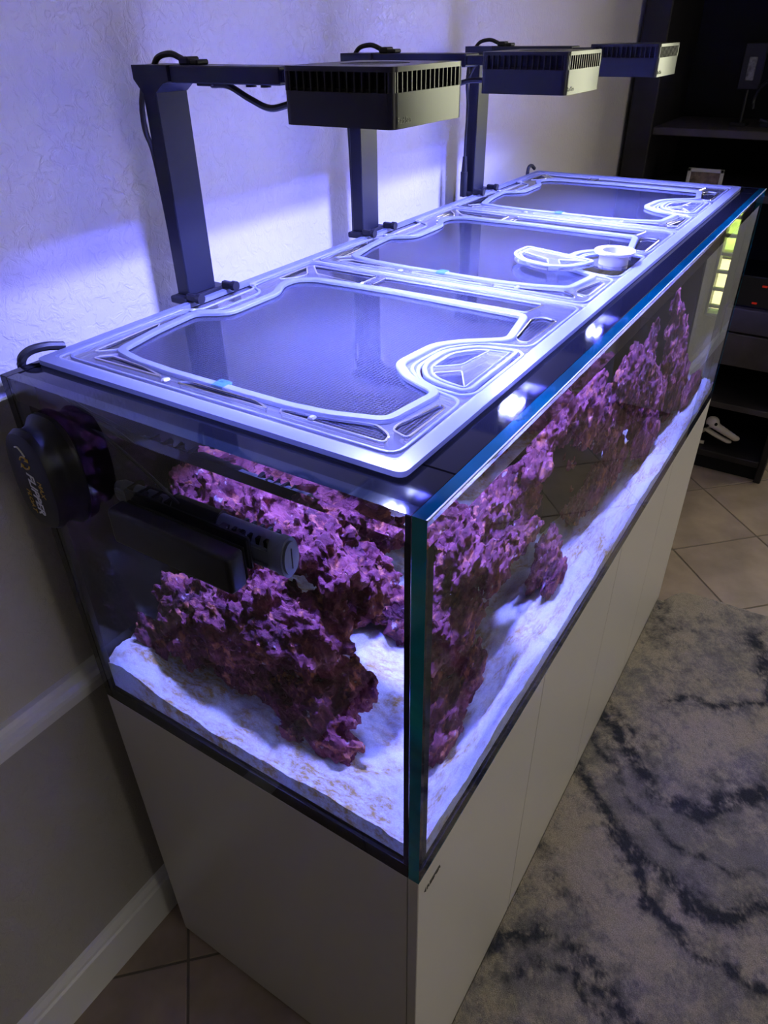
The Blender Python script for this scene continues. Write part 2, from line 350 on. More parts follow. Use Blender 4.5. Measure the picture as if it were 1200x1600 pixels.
struct(obj('wall_left_lower', mbox(-2.2, 3.5, WALL, WALL+0.12, FL, RAIL), M['wall_low']))
struct(obj('wall_far', mbox(3.40, 3.52, -0.865, WALL, FL, 1.8), M['wall']))
def profile_x(prof, x0, x1):       # prof: (y, z) closed, swept along x
    bm = BM(); A = [bm.verts.new((x0, y, z)) for y, z in prof]; B = [bm.verts.new((x1, y, z)) for y, z in prof]; n = len(prof)
    for i in range(n): bm.faces.new((A[i], A[(i+1) % n], B[(i+1) % n], B[i]))
    bm.faces.new(A[::-1]); bm.faces.new(B); return bm
w = WALL
struct(obj('trim_1', profile_x([(w, 0.022), (w-0.010, 0.020), (w-0.014, 0.012), (w-0.016, 0.004), (w-0.024, -0.002), (w-0.025, -0.010), (w-0.017, -0.018), (w-0.016, -0.030), (w-0.008, -0.038), (w-0.008, -0.046), (w, -0.050)], -2.0, 2.84), M['trim']))
struct(obj('baseboard_left', profile_x([(w, FL), (w-0.016, FL), (w-0.016, FL+0.118), (w-0.012, FL+0.124), (w-0.012, FL+0.134), (w-0.006, FL+0.148), (w, FL+0.152)], -2.0, 2.84), M['trim']))
struct(obj('ceiling', mbox(-2.2, 3.5, -4.2, 0.2, 1.80, 1.90), M['ceil']))

struct(obj('wall_near', mbox(-2.32, -2.2, -4.2, WALL, FL, 1.8), M['wall_dark']))
struct(obj('wall_right', mbox(-2.32, 3.52, -4.32, -4.2, FL, 1.8), M['wall']))
# ------------------------------------------------------------------ far wall window with blind and curtain
struct(obj('wall_far_right', mbox(3.40, 3.52, -4.2, -2.70, FL, 1.8), M['wall']))
struct(obj('wall_far_below', mbox(3.40, 3.52, -2.70, -0.985, FL, 0.38), M['wall']))
struct(obj('wall_far_pier', mbox(3.40, 3.52, -0.985, -0.865, 0.38, 1.8), M['wall']))
struct(obj('wall_far_post', mbox(3.40, 3.52, -0.985, -0.950, -0.26, 0.38), M['wall']))
def window(name, y0, y1, z0, z1, t):
    win = struct(obj(name, mbox(3.42, 3.50, y0, y0+t, z0, z1), M['trim']))
    for n_, a in (('jamb', (3.42, 3.50, y1-t, y1, z0, z1)), ('sill', (3.41, 3.50, y0+t, y1-t, z0, z0+t)), ('head', (3.42, 3.50, y0+t, y1-t, z1-t, z1))): obj(n_, mbox(*a), M['trim'], win)
    obj('glass', mbox(3.47, 3.474, y0+t, y1-t, z0+t, z1-t), M['glass_dry'], win)
    sl = None; n_ = int((z1-z0-2*t)/0.085)
    for k in range(n_):
        z = z0+t+0.02+k*0.085
        if sl is None: sl = obj('slat', mbox(3.44, 3.465, y0+t, y1-t, 0, 0.014), M['trim'], win); sl.location.z = z
        else: s_ = bpy.data.objects.new('slat', sl.data); link(s_); s_.parent = win; s_.location.z = z
window('window_1', -2.70, -0.985, 0.38, 1.75, 0.05)
window('window_2', -0.950, -0.865, -0.26, 0.38, 0.012)
struct(obj('wall_far_foot', mbox(3.40, 3.52, -0.985, -0.865, FL, -0.26), M['wall']))
hd = obj('hedge', mbox(6.8, 7.6, -6.5, 2.5, FL, 1.2, bev=0.1), mat('hedge_green', (0.20, 0.30, 0.06), 0.8, var=0.5, vscale=8)); tag(hd, 'clipped green hedge outside the window', 'hedge')
ln = struct(obj('ground_outside', mbox(3.55, 9.0, -8, 4, FL-0.1, FL), mat('dry_lawn', (0.42, 0.36, 0.16), 0.9, var=0.2)))
sun = bpy.data.lights.new('sunlight', 'SUN'); sun.energy = 40.0; sun.color = (1, 0.93, 0.75); sun.angle = 0.01
so = link(bpy.data.objects.new('sunlight', sun)); so.rotation_euler = (0, math.radians(-32), 0)

# ------------------------------------------------------------------ black entertainment unit on the far wall
UX, UY0, UY1 = 2.86, -0.815, 0.06
un = thing('entertainment_unit', 'tall black wooden entertainment unit filling the corner behind the tank', 'cabinet', (UX, (UY0+UY1)/2, FL))
for y in (UY1-0.10, UY0): obj('side_panel', mbox(UX, 3.38, y, y+0.10 if y > -0.5 else y+0.03, FL, 1.45, bev=0.004), M['unit'], un)
obj('back_panel', mbox(3.36, 3.385, UY0, UY1, FL, 1.45), M['blackmatte'], un)
for z in (0.62, 0.40, -0.475): obj('shelf', mbox(UX+0.02, 3.36, UY0+0.03, UY1-0.10, z-0.028, z, bev=0.003), M['unit2'], un)
obj('top_panel', mbox(UX-0.03, 3.39, UY0-0.02, UY1, 1.45, 1.49, bev=0.006), M['unit'], un)
for z0, z1 in ((-0.135, -0.035), (-0.285, -0.142)):
    d_ = obj('drawer', mbox(UX-0.012, UX+0.3, UY0+0.032, UY1-0.102, z0, z1, bev=0.004), M['unit2'], un)
obj('bottom_board', mbox(UX-0.01, 3.36, UY0+0.03, UY1-0.10, -0.74, -0.71, bev=0.003), M['unit'], un)
obj('plinth', mbox(UX+0.03, UX+0.07, UY0+0.03, UY1-0.10, FL, -0.74), M['blackmatte'], un)
# what stands on it
pf = thing('picture_frame', 'small silver picture frame with a dark photo, standing behind the tank lids', 'picture frame', (UX+0.05, -0.27, 0.40), None)
fx_, fy0, fy1, fz0, fz1 = UX+0.03, -0.345, -0.205, 0.405, 0.480
bm = BM(); box(bm, fx_, fx_+0.012, fy0, fy1, fz1-0.014, fz1, bev=0.002); box(bm, fx_, fx_+0.012, fy0, fy1, fz0-0.004, fz0+0.01, bev=0.002)
box(bm, fx_, fx_+0.012, fy0, fy0+0.014, fz0, fz1, bev=0.002); box(bm, fx_, fx_+0.012, fy1-0.014, fy1, fz0, fz1, bev=0.002)
obj('frame', bm, mat('silver_frame', (0.55, 0.55, 0.58), 0.4, metal=0.3), pf)
obj('photo', mbox(fx_+0.006, fx_+0.010, fy0+0.012, fy1-0.012, fz0+0.008, fz1-0.012), mat('dark_photo', (0.16, 0.12, 0.09), 0.4, var=0.6, vscale=45), pf)
obj('back_stand', mbox(fx_+0.012, fx_+0.05, -0.285, -0.265, 0.400, 0.47), M['black'], pf)
pl = thing('wall_plaque', 'dark plaque with a pale blurred motif standing on the upper shelf', 'ornament', (UX+0.2, -0.335, 0.62))
bm = BM(); box(bm, UX+0.20, UX+0.215, -0.372, -0.292, 0.745, 0.90, bev=0.003); box(bm, UX+0.17, UX+0.25, -0.36, -0.30, 0.62, 0.632, bev=0.002); cyl(bm, (UX+0.21, -0.332, 0.63), (UX+0.21, -0.332, 0.75), 0.006, 10)
obj('panel', bm, M['black'], pl)
obj('motif', mbox(UX+0.196, UX+0.2, -0.345, -0.315, 0.775, 0.855, bev=0.003), mat('grey_motif', (0.16, 0.16, 0.17), 0.6, var=0.7, vscale=60), pl)
sc_ = thing('scroll_ornament', 'black wrought metal scroll standing at the right of the upper shelf', 'ornament', (UX+0.2, -0.44, 0.62))
bm = BM(); tube(bm, [(UX+0.2, -0.44+0.075*math.cos(a), 0.71+0.075*math.sin(a)) for a in np.linspace(-0.4, 5.2, 22)], 0.007, smooth=False)
tube(bm, [(UX+0.2, -0.41, 0.90), (UX+0.2, -0.395, 0.83), (UX+0.2, -0.42, 0.77), (UX+0.2, -0.455, 0.72)], 0.008)
box(bm, UX+0.17, UX+0.23, -0.47, -0.41, 0.62, 0.635, bev=0.002); obj('scroll', bm, M['alu'], sc_, True)
db = thing('media_box', 'low black media box with red standby lamps in the middle bay', 'media box', (UX+0.15, -0.62, -0.035))
obj('case', mbox(UX+0.02, UX+0.3, -0.77, -0.36, -0.035, 0.095, bev=0.005), M['blackgloss'], db)
for y, z in ((-0.605, 0.060), (-0.582, -0.012)): obj('indicator', mbox(UX+0.017, UX+0.02, y-0.010, y+0.010, z-0.004, z+0.004, bev=0.001), M['red_led'], db)
obj('status_light', mbox(UX+0.017, UX+0.02, -0.645, -0.638, 0.062, 0.068, bev=0.001), M['white_led'], db)
# pale skull ornament on the lowest shelf
sk = thing('skull_ornament', 'small pale long-jawed animal skull ornament on the bottom shelf', 'ornament', (UX+0.06, -0.565, -0.71))
def blob_mesh(spheres, voxel, disp=()):
    bm = BM()
    for x, y, z, rx, ry, rz in spheres: bmesh.ops.create_icosphere(bm, subdivisions=3, radius=1, matrix=Matrix.Translation((x, y, z)) @ Matrix.Diagonal((rx, ry, rz, 1)))
    me = bpy.data.meshes.new('blob'); bm.to_mesh(me); bm.free(); o = bpy.data.objects.new('blob', me); link(o)
    r = o.modifiers.new('r', 'REMESH'); r.mode = 'VOXEL'; r.voxel_size = voxel; r.use_smooth_shade = True
    for ttype, size, strength, mid, extra in disp:
        tx = bpy.data.textures.new('t', ttype); tx.noise_scale = size
        for k, v in extra.items(): setattr(tx, k, v)
        d = o.modifiers.new('d', 'DISPLACE'); d.texture = tx; d.strength = strength; d.mid_level = mid; d.texture_coords = 'GLOBAL'
    dg = bpy.context.evaluated_depsgraph_get(); res = bpy.data.meshes.new_from_object(o.evaluated_get(dg)); bpy.data.objects.remove(o); return res
bone = mat('pale_bone', (0.55, 0.50, 0.46), 0.6)
kx = UX+0.04
S_ = [(kx, -0.545+0.0, -0.585, 0.03, 0.030, 0.028)]
for t in np.linspace(0, 1, 7): S_.append((kx, -0.55-0.105*t, -0.595-0.045*t, 0.022-0.008*t, 0.022, 0.018-0.004*t))
cr_ = obj('cranium', blob_mesh(S_, 0.004), bone, sk, True)
S_ = [(kx, -0.53-0.10*t, -0.628-0.048*t+0.012*t*t, 0.016, 0.018, 0.008) for t in np.linspace(0, 1, 9)]
obj('lower_jaw', blob_mesh(S_, 0.004), bone, sk, True)
for dy, dz, r in ((-0.563, -0.583, 0.008), (-0.53, -0.597, 0.007)):
    bm = BM(); bmesh.ops.create_uvsphere(bm, u_segments=12, v_segments=8, radius=1, matrix=Matrix.Translation((kx-0.022, dy, dz)) @ Matrix.Diagonal((0.008, r, r, 1))); obj('eye_socket', bm, M['blackmatte'], cr_, True)
bm = BM(); tube(bm, [(kx, -0.44, -0.696), (kx, -0.48, -0.700), (kx, -0.53, -0.697)], 0.009); tube(bm, [(kx, -0.47, -0.698), (kx+0.02, -0.50, -0.66), (kx, -0.535, -0.62)], 0.007)
obj('stand', bm, bone, sk, True)

# ------------------------------------------------------------------ rug
xs = np.linspace(-0.15, 1.90, 400); ys = np.linspace(-1.75, -0.6355, 240); X, Y = np.meshgrid(xs, ys)
far = 1.90 - 0.09*np.exp(-((Y+0.646)/0.035)**2)*1.0 - 0.02*np.exp(-((Y+0.646)/0.15)**2) + 0.006*(fbm(Y*0, Y, 40, 2, 5)-0.5)
X = -0.15+(X+0.15)*(far+0.15)/2.05
Z = FL+0.010+0.006*fbm(X, Y, 90, 3, 3)
edge = np.minimum(1.0, np.minimum((far-X)/0.012, 99)); Z = FL+0.0005+(Z-FL)*np.clip(edge, 0.0, 1)**0.5
wx = X+0.05*(fbm(X, Y, 9, 4, 11)-0.5); wy = Y+0.05*(fbm(X, Y, 9, 4, 23)-0.5)
def dist(poly):
    D = np.full(X.shape, 9.0)
    for (ax, ay), (bx, by) in zip(poly[:-1], poly[1:]):
        dx, dy = bx-ax, by-ay; t = np.clip(((wx-ax)*dx+(wy-ay)*dy)/(dx*dx+dy*dy), 0, 1); D = np.minimum(D, np.hypot(wx-ax-t*dx, wy-ay-t*dy))
    return D
veins = [([(1.13, -0.596), (1.133, -0.683), (1.04, -0.746), (0.944, -0.853), (0.949, -0.942), (0.999, -0.989), (1.11, -1.085), (1.2, -1.25)], 0.022, 1.0),
 ([(0.92, -0.62), (0.845, -0.712), (0.796, -0.79), (0.731, -0.875), (0.721, -0.954), (0.701, -1.013), (0.689, -1.067), (0.773, -1.127), (0.83, -1.3)], 0.014, 0.95),
 ([(0.90, -0.63), (0.86, -0.70), (0.678, -0.898), (0.652, -0.972), (0.596, -1.049), (0.581, -1.113), (0.575, -1.178), (0.56, -1.4)], 0.011, 0.9),
 ([(0.292, -0.634), (0.367, -0.662), (0.441, -0.722), (0.437, -0.785), (0.389, -0.894), (0.35, -1.0)], 0.018, 0.85),
 ([(0.30, -0.70), (0.36, -0.74), (0.38, -0.80), (0.34, -0.90)], 0.010, 0.7),
 ([(1.80, -0.99), (1.70, -0.99), (1.594, -1.0), (1.53, -1.06), (1.45, -1.053), (1.37, -0.94), (1.366, -0.827), (1.30, -0.76)], 0.012, 0.8),
 ([(1.74, -0.99), (1.62, -1.03), (1.5, -1.2)], 0.035, 0.7),
 ([(1.066, -0.636), (0.99, -0.70), (0.90, -0.77), (0.831, -0.847), (0.811, -0.903), (0.83, -0.998), (0.80, -1.05), (0.86, -1.15)], 0.008, 0.6),
 ([(1.19, -0.63), (1.15, -0.72), (1.12, -0.78)], 0.02, 0.7), ([(1.74, -0.65), (1.66, -0.67), (1.58, -0.66)], 0.05, 0.5),
 ([(0.62, -0.64), (0.58, -0.70), (0.57, -0.76)], 0.02, 0.45)]
wx = X+0.11*(fbm(X, Y, 8, 5, 11, 0.6)-0.5); wy = Y+0.11*(fbm(X, Y, 8, 5, 23, 0.6)-0.5)
gr = fbm(X, Y, 170, 3, 71, 0.8)-0.5; md_ = fbm(X, Y, 34, 4, 19, 0.65)-0.5; dk = np.zeros(X.shape); halo = np.zeros(X.shape)
for poly, wd_, s in veins:
    d = dist(poly); dk = np.maximum(dk, s*np.exp(-(d/(wd_*1.25))**2)); halo = np.maximum(halo, s*np.exp(-(d/(wd_*3.2+0.02))**2))
streak = 0.5+0.5*np.sin(420*dist(veins[0][0])+9*md_)
band = np.clip((dist([(1.05, -0.63), (0.88, -0.80), (0.78, -0.93), (0.80, -1.05), (0.95, -1.2)])*-1+0.12)/0.06, 0, 1)
gy = np.clip(0.50*band+0.75*halo+2.6*(fbm(wx, wy, 4.5, 5, 41, 0.6)-0.50)+2.2*md_+1.6*gr, 0, 1)
dk = np.clip(1.15*dk*(0.80+1.6*md_)+0.55*halo*(md_*2.2+0.10)*(0.6+0.6*streak)+1.1*gr*(dk+0.35*halo+0.12)+0.9*np.clip(md_-0.14, 0, 1), 0, 1)
beige, grey, slate = np.array([0.56, 0.49, 0.39]), np.array([0.33, 0.31, 0.295]), np.array([0.06, 0.066, 0.085])
colr = beige*(1-gy[..., None])+grey*gy[..., None]; colr = colr*(1-dk[..., None])+slate*dk[..., None]
me = grid_mesh('rug', X, Y, Z); ca = me.color_attributes.new('weave', 'FLOAT_COLOR', 'POINT')
ca.data.foreach_set('color', np.concatenate([colr, np.ones(X.shape+(1,))], -1).astype(np.float32).ravel())
tag(obj('rug', me, M['rug'], smooth=True), 'cream and slate marbled shag rug on the tiles along the cabinet', 'rug')

# ------------------------------------------------------------------ tank cabinet
cb = thing('tank_cabinet', 'long taupe lacquered cabinet with handleless doors carrying the fish tank', 'cabinet', (L/2, -W/2, FL))
zc = FL+0.008
obj('end_panel', mbox(0.0, 0.019, -W+0.0185, 0, zc, -0.0005, bev=0.001), M['cab'], cb)
obj('end_panel', mbox(L-0.019, L, -W+0.0185, 0, zc, -0.0005, bev=0.001), M['cab'], cb)
obj('top_board', mbox(0.0195, L-0.0195, -W+0.0185, -0.001, -0.02, -0.0005), M['cab_edge'], cb)
obj('back_board', mbox(0.0195, L-0.0195, -0.010, -0.001, zc, -0.021), M['cab'], cb)
obj('bottom_board', mbox(0.0195, L-0.0195, -W+0.0185, -0.011, zc, zc+0.018), M['cab'], cb)
first_door = None
for k in range(4): dr_ = obj('door', mbox(0.45*k+(0.0 if k == 0 else 0.0012), 0.45*k+0.45-(0 if k == 3 else 0.0012), -W, -W+0.0175, zc, -0.0005, bev=0.0012), M['cab'], cb); first_door = first_door if k else dr_
lb = BM(); v = [lb.verts.new(p) for p in ((0.016, -W-0.0006, -0.045), (0.0215, -W-0.0006, -0.039), (0.0215, -W-0.0006, -0.051))]; lb.faces.new(v)
r = bmesh.ops.extrude_face_region(lb, geom=lb.faces[:]); bmesh.ops.translate(lb, verts=[q for q in r['geom'] if isinstance(q, bmesh.types.BMVert)], vec=(0, 0.0007, 0))
obj('emblem', lb, M['chrome'], first_door)
obj('lettering', text('REEFER', 0.0125, (0.0235, -W-0.0004, -0.0495), (1, 0, 0), (0, 0, 1), 0.0005, bold=0.0002), M['chrome'], first_door)
for x, y in ((0.05, -0.06), (0.05, -0.50), (1.75, -0.06), (1.75, -0.5), (0.03, -0.20), (0.03, -0.40)):
    obj('foot', cyl(BM(), (x, y, FL+0.0005), (x, y, zc+0.001), 0.02, 12), M['black'], cb)

# ------------------------------------------------------------------ aquarium
WL = 0.568                     # water line
aq = thing('aquarium', 'long rimless glass fish tank with teal glass edges on the taupe cabinet', 'fish tank', (L/2, -W/2, 0))
def pane(name, x0, x1, y0, y1, outer, edge=None):
    """one sheet of glass from z=0 to H; outer: which side faces the room ('-x', '-y', '+x')"""
    bm = BM(); P = {}
    def V(x, y, z):
        k = (round(x, 5), round(y, 5), round(z, 5))
        if k not in P: P[k] = bm.verts.new((x, y, z))
        return P[k]
    def Q(pts, mi): f = bm.faces.new([V(*p) for p in pts]); f.material_index = mi
    zs = [0, WL, H]
    for za, zb, wet in ((0, WL, 1), (WL, H, 0)):
        sides = {'-y': [(x0, y0, za), (x1, y0, za), (x1, y0, zb), (x0, y0, zb)], '+y': [(x1, y1, za), (x0, y1, za), (x0, y1, zb), (x1, y1, zb)],
                 '-x': [(x0, y1, za), (x0, y0, za), (x0, y0, zb), (x0, y1, zb)], '+x': [(x1, y0, za), (x1, y1, za), (x1, y1, zb), (x1, y0, zb)]}
        opp = {'-y': '+y', '-x': '+x', '+x': '-x'}[outer]
        for k, q in sides.items():
            Q(q, (0 if wet else 1) if k == outer else (2 if k == opp else 3))
    Q([(x0, y0, H), (x1, y0, H), (x1, y1, H), (x0, y1, H)], 4); Q([(x0, y1, 0), (x1, y1, 0), (x1, y0, 0), (x0, y0, 0)], 3)
    return obj(name, bm, [M['glass_wet'], M['glass_dry'], M['inner'], edge or M['edge'], edge or M['edge_top']], aq)
pane('end_glass', 0, T, -W+T+0.001, -T, '-x', M['edge_dark'])
pane('front_glass', 0, L, -W, -W+T, '-y')
pane('end_glass', L-T, L, -W+T+0.001, -T, '+x', M['edge_dark'])
obj('back_glass', mbox(0, L, -T+0.0005, 0, 0, H, bev=0.0008), M['blackgloss'], aq)
obj('base_glass', mbox(T+0.0005, L-T-0.0005, -W+T+0.0005, -T, 0.0005, 0.030), M['silicone'], aq)
for x in (0.003, L-0.027): obj('silicone_seam', mbox(x, x+0.024, -W+T+0.0012, -W+T+0.009, 0.002, H-0.004), M['silicone'], aq)
for x in (0.003, L-0.027): obj('silicone_seam', mbox(x, x+0.024, -T-0.009, -T-0.0005, 0.002, H-0.004), M['silicone'], aq)
obj('bottom_trim', mbox(0.004, L-0.004, -W+0.002, -W+T-0.002, 0.001, 0.024), M['silicone'], aq)
obj('bottom_trim', mbox(0.002, T-0.002, -W+T+0.002, -T-0.001, 0.001, 0.027), M['silicone'], aq)
obj('arris_glint_strip', mbox(0, L, -W-0.0004, -W+0.0014, H-0.0016, H+0.0004), M['arris'], aq)  # thin pale strip added as the glint along the front rim
zb = 0.589                     # glass braces inside the rim
obj('brace', mbox(T+0.0005, 0.085, -W+T+0.0005, -T-0.001, zb, zb+0.010, bev=0.001), M['blackgloss'], aq)
obj('brace', mbox(L-0.085, L-T-0.0005, -W+T+0.0005, -T-0.001, zb, zb+0.010, bev=0.001), M['blackgloss'], aq)
obj('brace', mbox(0.0862, L-0.0862, -W+T+0.0005, -W+T+0.07, zb, zb+0.010, bev=0.001), M['blackgloss'], aq)
obj('brace', mbox(0.0862, L-0.0862, -0.06, -T-0.001, zb, zb+0.010, bev=0.001), M['blackgloss'], aq)
# overflow comb behind the rocks
cm = BM(); box(cm, 0.75, 1.05, -0.13, -T-0.001, 0.03, 0.50)
obj('overflow_box', cm, M['blackmatte'], aq)
tc_ = None
for k in range(20):
    if tc_ is None: tc_ = obj('overflow_tooth', mbox(0.752, 0.760, -0.13, -0.125, 0.50, 0.56), M['blackmatte'], aq)
    else: t2 = tc_.copy(); COL.objects.link(t2); t2.location.x += 0.0152*k

# water
bm = BM(); e_ = 0.0006; x0, x1, y0, y1, z0, z1 = T+e_, L-T-e_, -W+T+e_, -T-e_, 0.031, WL
gxs, gys = [x0, 0.116, x1], [y0, -0.52, y1]
vt = [[bm.verts.new((x, y, z1)) for x in gxs] for y in gys]; vb = [[bm.verts.new((x, y, z0)) for x in gxs] for y in gys]
for j in range(2):
    for i in range(2):
        f = bm.faces.new((vt[j][i], vt[j][i+1], vt[j+1][i+1], vt[j+1][i])); f.material_index = 0 if (i == 1 and j == 1) else 2
        bm.faces.new((vb[j][i], vb[j+1][i], vb[j+1][i+1], vb[j][i+1])).material_index = 1
for k in range(2):
    for a in (0, 2):
        bm.faces.new((vb[a][k], vb[a][k+1], vt[a][k+1], vt[a][k])).material_index = 1; bm.faces.new((vb[k][a], vb[k+1][a], vt[k+1][a], vt[k][a])).material_index = 1
tag(obj('aquarium_water', bm, [M['water_top'], M['inner'], M['water_rim']]), 'clear still water filling the fish tank almost to its rim', 'water')
# sand bed
nx, ny = 420, 150
xs = np.linspace(x0+0.001, x1-0.001, nx); ys = np.linspace(y0+0.001, y1-0.001, ny); X, Y = np.meshgrid(xs, ys)
Z = 0.052+0.032*(fbm(X, Y, 7, 3, 77)-0.35)+0.020*(fbm(X, Y, 20, 3, 31)-0.5)+0.004*(fbm(X, Y, 110, 3, 91)-0.5)
Z += 0.035*np.exp(-((Y+0.05)/0.09)**2)
me = grid_mesh('sand_bed', X, Y, Z)
bm = BM(); bm.from_mesh(me); be = [e for e in bm.edges if e.is_boundary]
r = bmesh.ops.extrude_edge_only(bm, edges=be)
for q in r['geom']:
    if isinstance(q, bmesh.types.BMVert): q.co.z = 0.0315
bmesh.ops.recalc_face_normals(bm, faces=bm.faces)
tag(obj('sand_bed', bm, M['sand'], smooth=True), 'white sand with yellow-brown stains covering the tank floor', 'sand', kind='stuff')

# live rocks
DISP = [('CLOUDS', 0.060, 0.055, 0.5, dict(noise_depth=1)), ('VORONOI', 0.034, -0.032, 0.4, dict()), ('CLOUDS', 0.020, 0.013, 0.5, dict(noise_depth=1)), ('VORONOI', 0.014, -0.011, 0.4, dict()), ('CLOUDS', 0.007, 0.006, 0.5, dict(noise_depth=1))]
ROCKS = [
 ('large knobbly purple rock leaning in the near back corner under the pump', [(.2, -.06, .09, .06, .06, .05), (.22, -.14, .15, .08, .07, .09), (.22, -.22, .19, .09, .07, .09), (.23, -.30, .22, .09, .07, .09), (.24, -.38, .23, .08, .06, .08), (.24, -.24, .10, .06, .09, .06), (.27, -.33, .13, .06, .07, .08)]),
 ('small dark purple rock lying on the sand nearest the front corner', [(.2, -.405, .11, .06, .06, .06), (.25, -.425, .14, .05, .045, .06), (.175, -.45, .075, .05, .04, .03), (.19, -.36, .09, .06, .04, .04)]),
 ('broad purple rock ledge bridging high above the leaning rock at the near end', [(.44, -.07, .325, .07, .05, .05), (.40, -.15, .335, .08, .07, .055), (.37, -.24, .345, .08, .07, .05), (.35, -.33, .335, .08, .07, .05), (.34, -.42, .305, .06, .05, .05), (.49, -.22, .30, .08, .08, .05), (.27, -.40, .335, .05, .05, .04), (.53, -.08, .18, .06, .05, .14), (.56, -.25, .285, .06, .07, .045), (.52, -.33, .235, .04, .04, .035)]),
 ('long purple rock shelf spanning the middle of the tank above a dark cave', [(.64, -.26, .375, .06, .07, .045), (.72, -.25, .375, .08, .08, .05), (.81, -.25, .345, .09, .09, .06), (.90, -.25, .30, .09, .09, .065), (.98, -.24, .245, .08, .08, .06), (.56, -.29, .335, .045, .06, .035), (.88, -.09, .22, .06, .05, .15)]),
 ('tall reddish purple rock standing beyond the middle shelf rock', [(.97, -.31, .355, .06, .07, .055), (1.05, -.29, .33, .08, .08, .07), (1.06, -.27, .35, .06, .08, .05), (1.13, -.28, .34, .05, .05, .08), (1.12, -.27, .27, .09, .09, .08), (1.20, -.28, .18, .09, .09, .11), (1.22, -.31, .11, .08, .09, .06), (1.28, -.27, .19, .07, .08, .07), (1.16, -.28, .40, .022, .03, .035)]),
 ('slender peaked purple rock tower rising highest near the far end', [(1.36, -.25, .33, .045, .055, .09), (1.42, -.25, .24, .085, .08, .11), (1.50, -.25, .14, .10, .09, .10), (1.345, -.23, .40, .024, .03, .05), (1.57, -.24, .11, .05, .06, .06)]),
 ('low purple rock on the sand at the far end of the tank', [(1.58, -.37, .09, .08, .07, .05), (1.67, -.36, .085, .07, .06, .045)]),
 ('small purple rock sitting on the sand in front of the dark cave', [(.62, -.33, .11, .055, .065, .06), (.62, -.39, .085, .06, .045, .035)]),
 ('ragged purple rock strip lying on the sand under the middle shelf', [(.93, -.22, .10, .07, .06, .05), (1.03, -.25, .125, .07, .06, .06), (.85, -.20, .08, .05, .05, .035)]),
]
for i, (lab, S_) in enumerate(ROCKS):
    me = blob_mesh(S_, 0.0032, DISP)
    tag(obj('live_rock', me, M['rock'], smooth=True), lab, 'rock', 'purple rocks in the fish tank')

# ------------------------------------------------------------------ gyre pump on the end glass
gp = thing('circulation_pump', 'dark grey tubular pump lying level inside the end glass', 'pump', (0.06, -0.30, 0.46))
gx, gz = 0.058, 0.458
tubem = mat('dark_grey_pump_plastic', (0.13, 0.14, 0.17), 0.35)
bm = BM(); cyl(bm, (gx, -0.425, gz), (gx, -0.300, gz), 0.026, 24); cyl(bm, (gx, -0.275, gz), (gx, -0.165, gz), 0.021, 24); cyl(bm, (gx, -0.165, gz), (gx, -0.150, gz), 0.021, 24, 0.015)
rc_ = obj('rotor_cage', bm, tubem, gp, True)
obj('motor_body', cyl(BM(), (gx, -0.335, gz), (gx, -0.262, gz), 0.029, 24), M['black'], gp, True)
ec_ = obj('end_cap', cyl(cyl(BM(), (gx, -0.436, gz), (gx, -0.4255, gz), 0.028, 28), (gx, -0.4395, gz), (gx, -0.436, gz), 0.023, 28), mat('grey_cap', (0.13, 0.14, 0.17), 0.4), gp, True)
obj('cap_mark', mbox(gx-0.001, gx+0.001, -0.4405, -0.4393, gz-0.014, gz+0.014), M['black'], ec_)
sm = None
for k in range(9):
    y = -0.415+0.012*k if k < 5 else -0.255+0.022*(k-5)
    a = obj('cage_slot', mbox(gx-0.024, gx+0.024, y, y+0.004, gz+0.006, gz+0.0225), M['blackmatte'], rc_)
for z in (gz+0.012, gz-0.012): obj('rail', mbox(gx-0.0285, gx-0.020, -0.415, -0.16, z-0.002, z+0.002, bev=0.0008), tubem, gp)
bm = BM(); box(bm, T+0.003, 0.030, -0.395, -0.185, gz-0.022, gz+0.024, bev=0.003)
for y in (-0.375, -0.35, -0.235, -0.21): box(bm, 0.026, 0.05, y-0.006, y+0.006, gz+0.008, gz+0.022, bev=0.001)
obj('mount_plate', bm, M['black'], gp)
obj('pump_cable', tube(BM(), [(0.045, -0.275, gz+0.020), (0.040, -0.245, gz+0.045), (0.034, -0.20, gz+0.075), (0.03, -0.15, gz+0.10), (0.028, -0.11, 0.572), (0.028, -0.08, 0.582)], 0.0035), M['cord'], gp, True)
pm = thing('pump_magnet', 'flat black magnet block stuck outside on the end glass, holding the pump', 'magnet', (-0.015, -0.30, 0.45))
obj('block', mbox(-0.034, -0.0065, -0.405, -0.205, gz-0.026, gz+0.026, bev=0.006, seg=3), M['black'], pm, True)
obj('rubber_pad', mbox(-0.0065, -0.0005, -0.401, -0.209, gz-0.023, gz+0.023, bev=0.002), M['blackmatte'], pm)

# ------------------------------------------------------------------ magnet glass cleaner
mcn = thing('magnet_cleaner', 'bulky black magnetic glass cleaner with white and gold lettering on the end glass', 'glass cleaner', (-0.03, -0.085, 0.485))
def loft(secs, n=40, e=2.6):
    bm = BM(); R_ = []
    for x, yc, zc_, hy, hz in secs:
        ring = []
        for k in range(n):
            a = 2*math.pi*k/n; c, s = math.cos(a), math.sin(a)
            ring.append(bm.verts.new((x, yc+hy*math.copysign(abs(c)**(2/e), c), zc_+hz*math.copysign(abs(s)**(2/e), s))))
        R_.append(ring)
    for i in range(len(R_)-1):
        for k in range(n): bm.faces.new((R_[i][k], R_[i+1][k], R_[i+1][(k+1) % n], R_[i][(k+1) % n]))
    bm.faces.new(R_[0]); bm.faces.new(R_[-1][::-1]); return bm
yc, zc2 = -0.085, 0.486
yc, zc2 = -0.083, 0.488
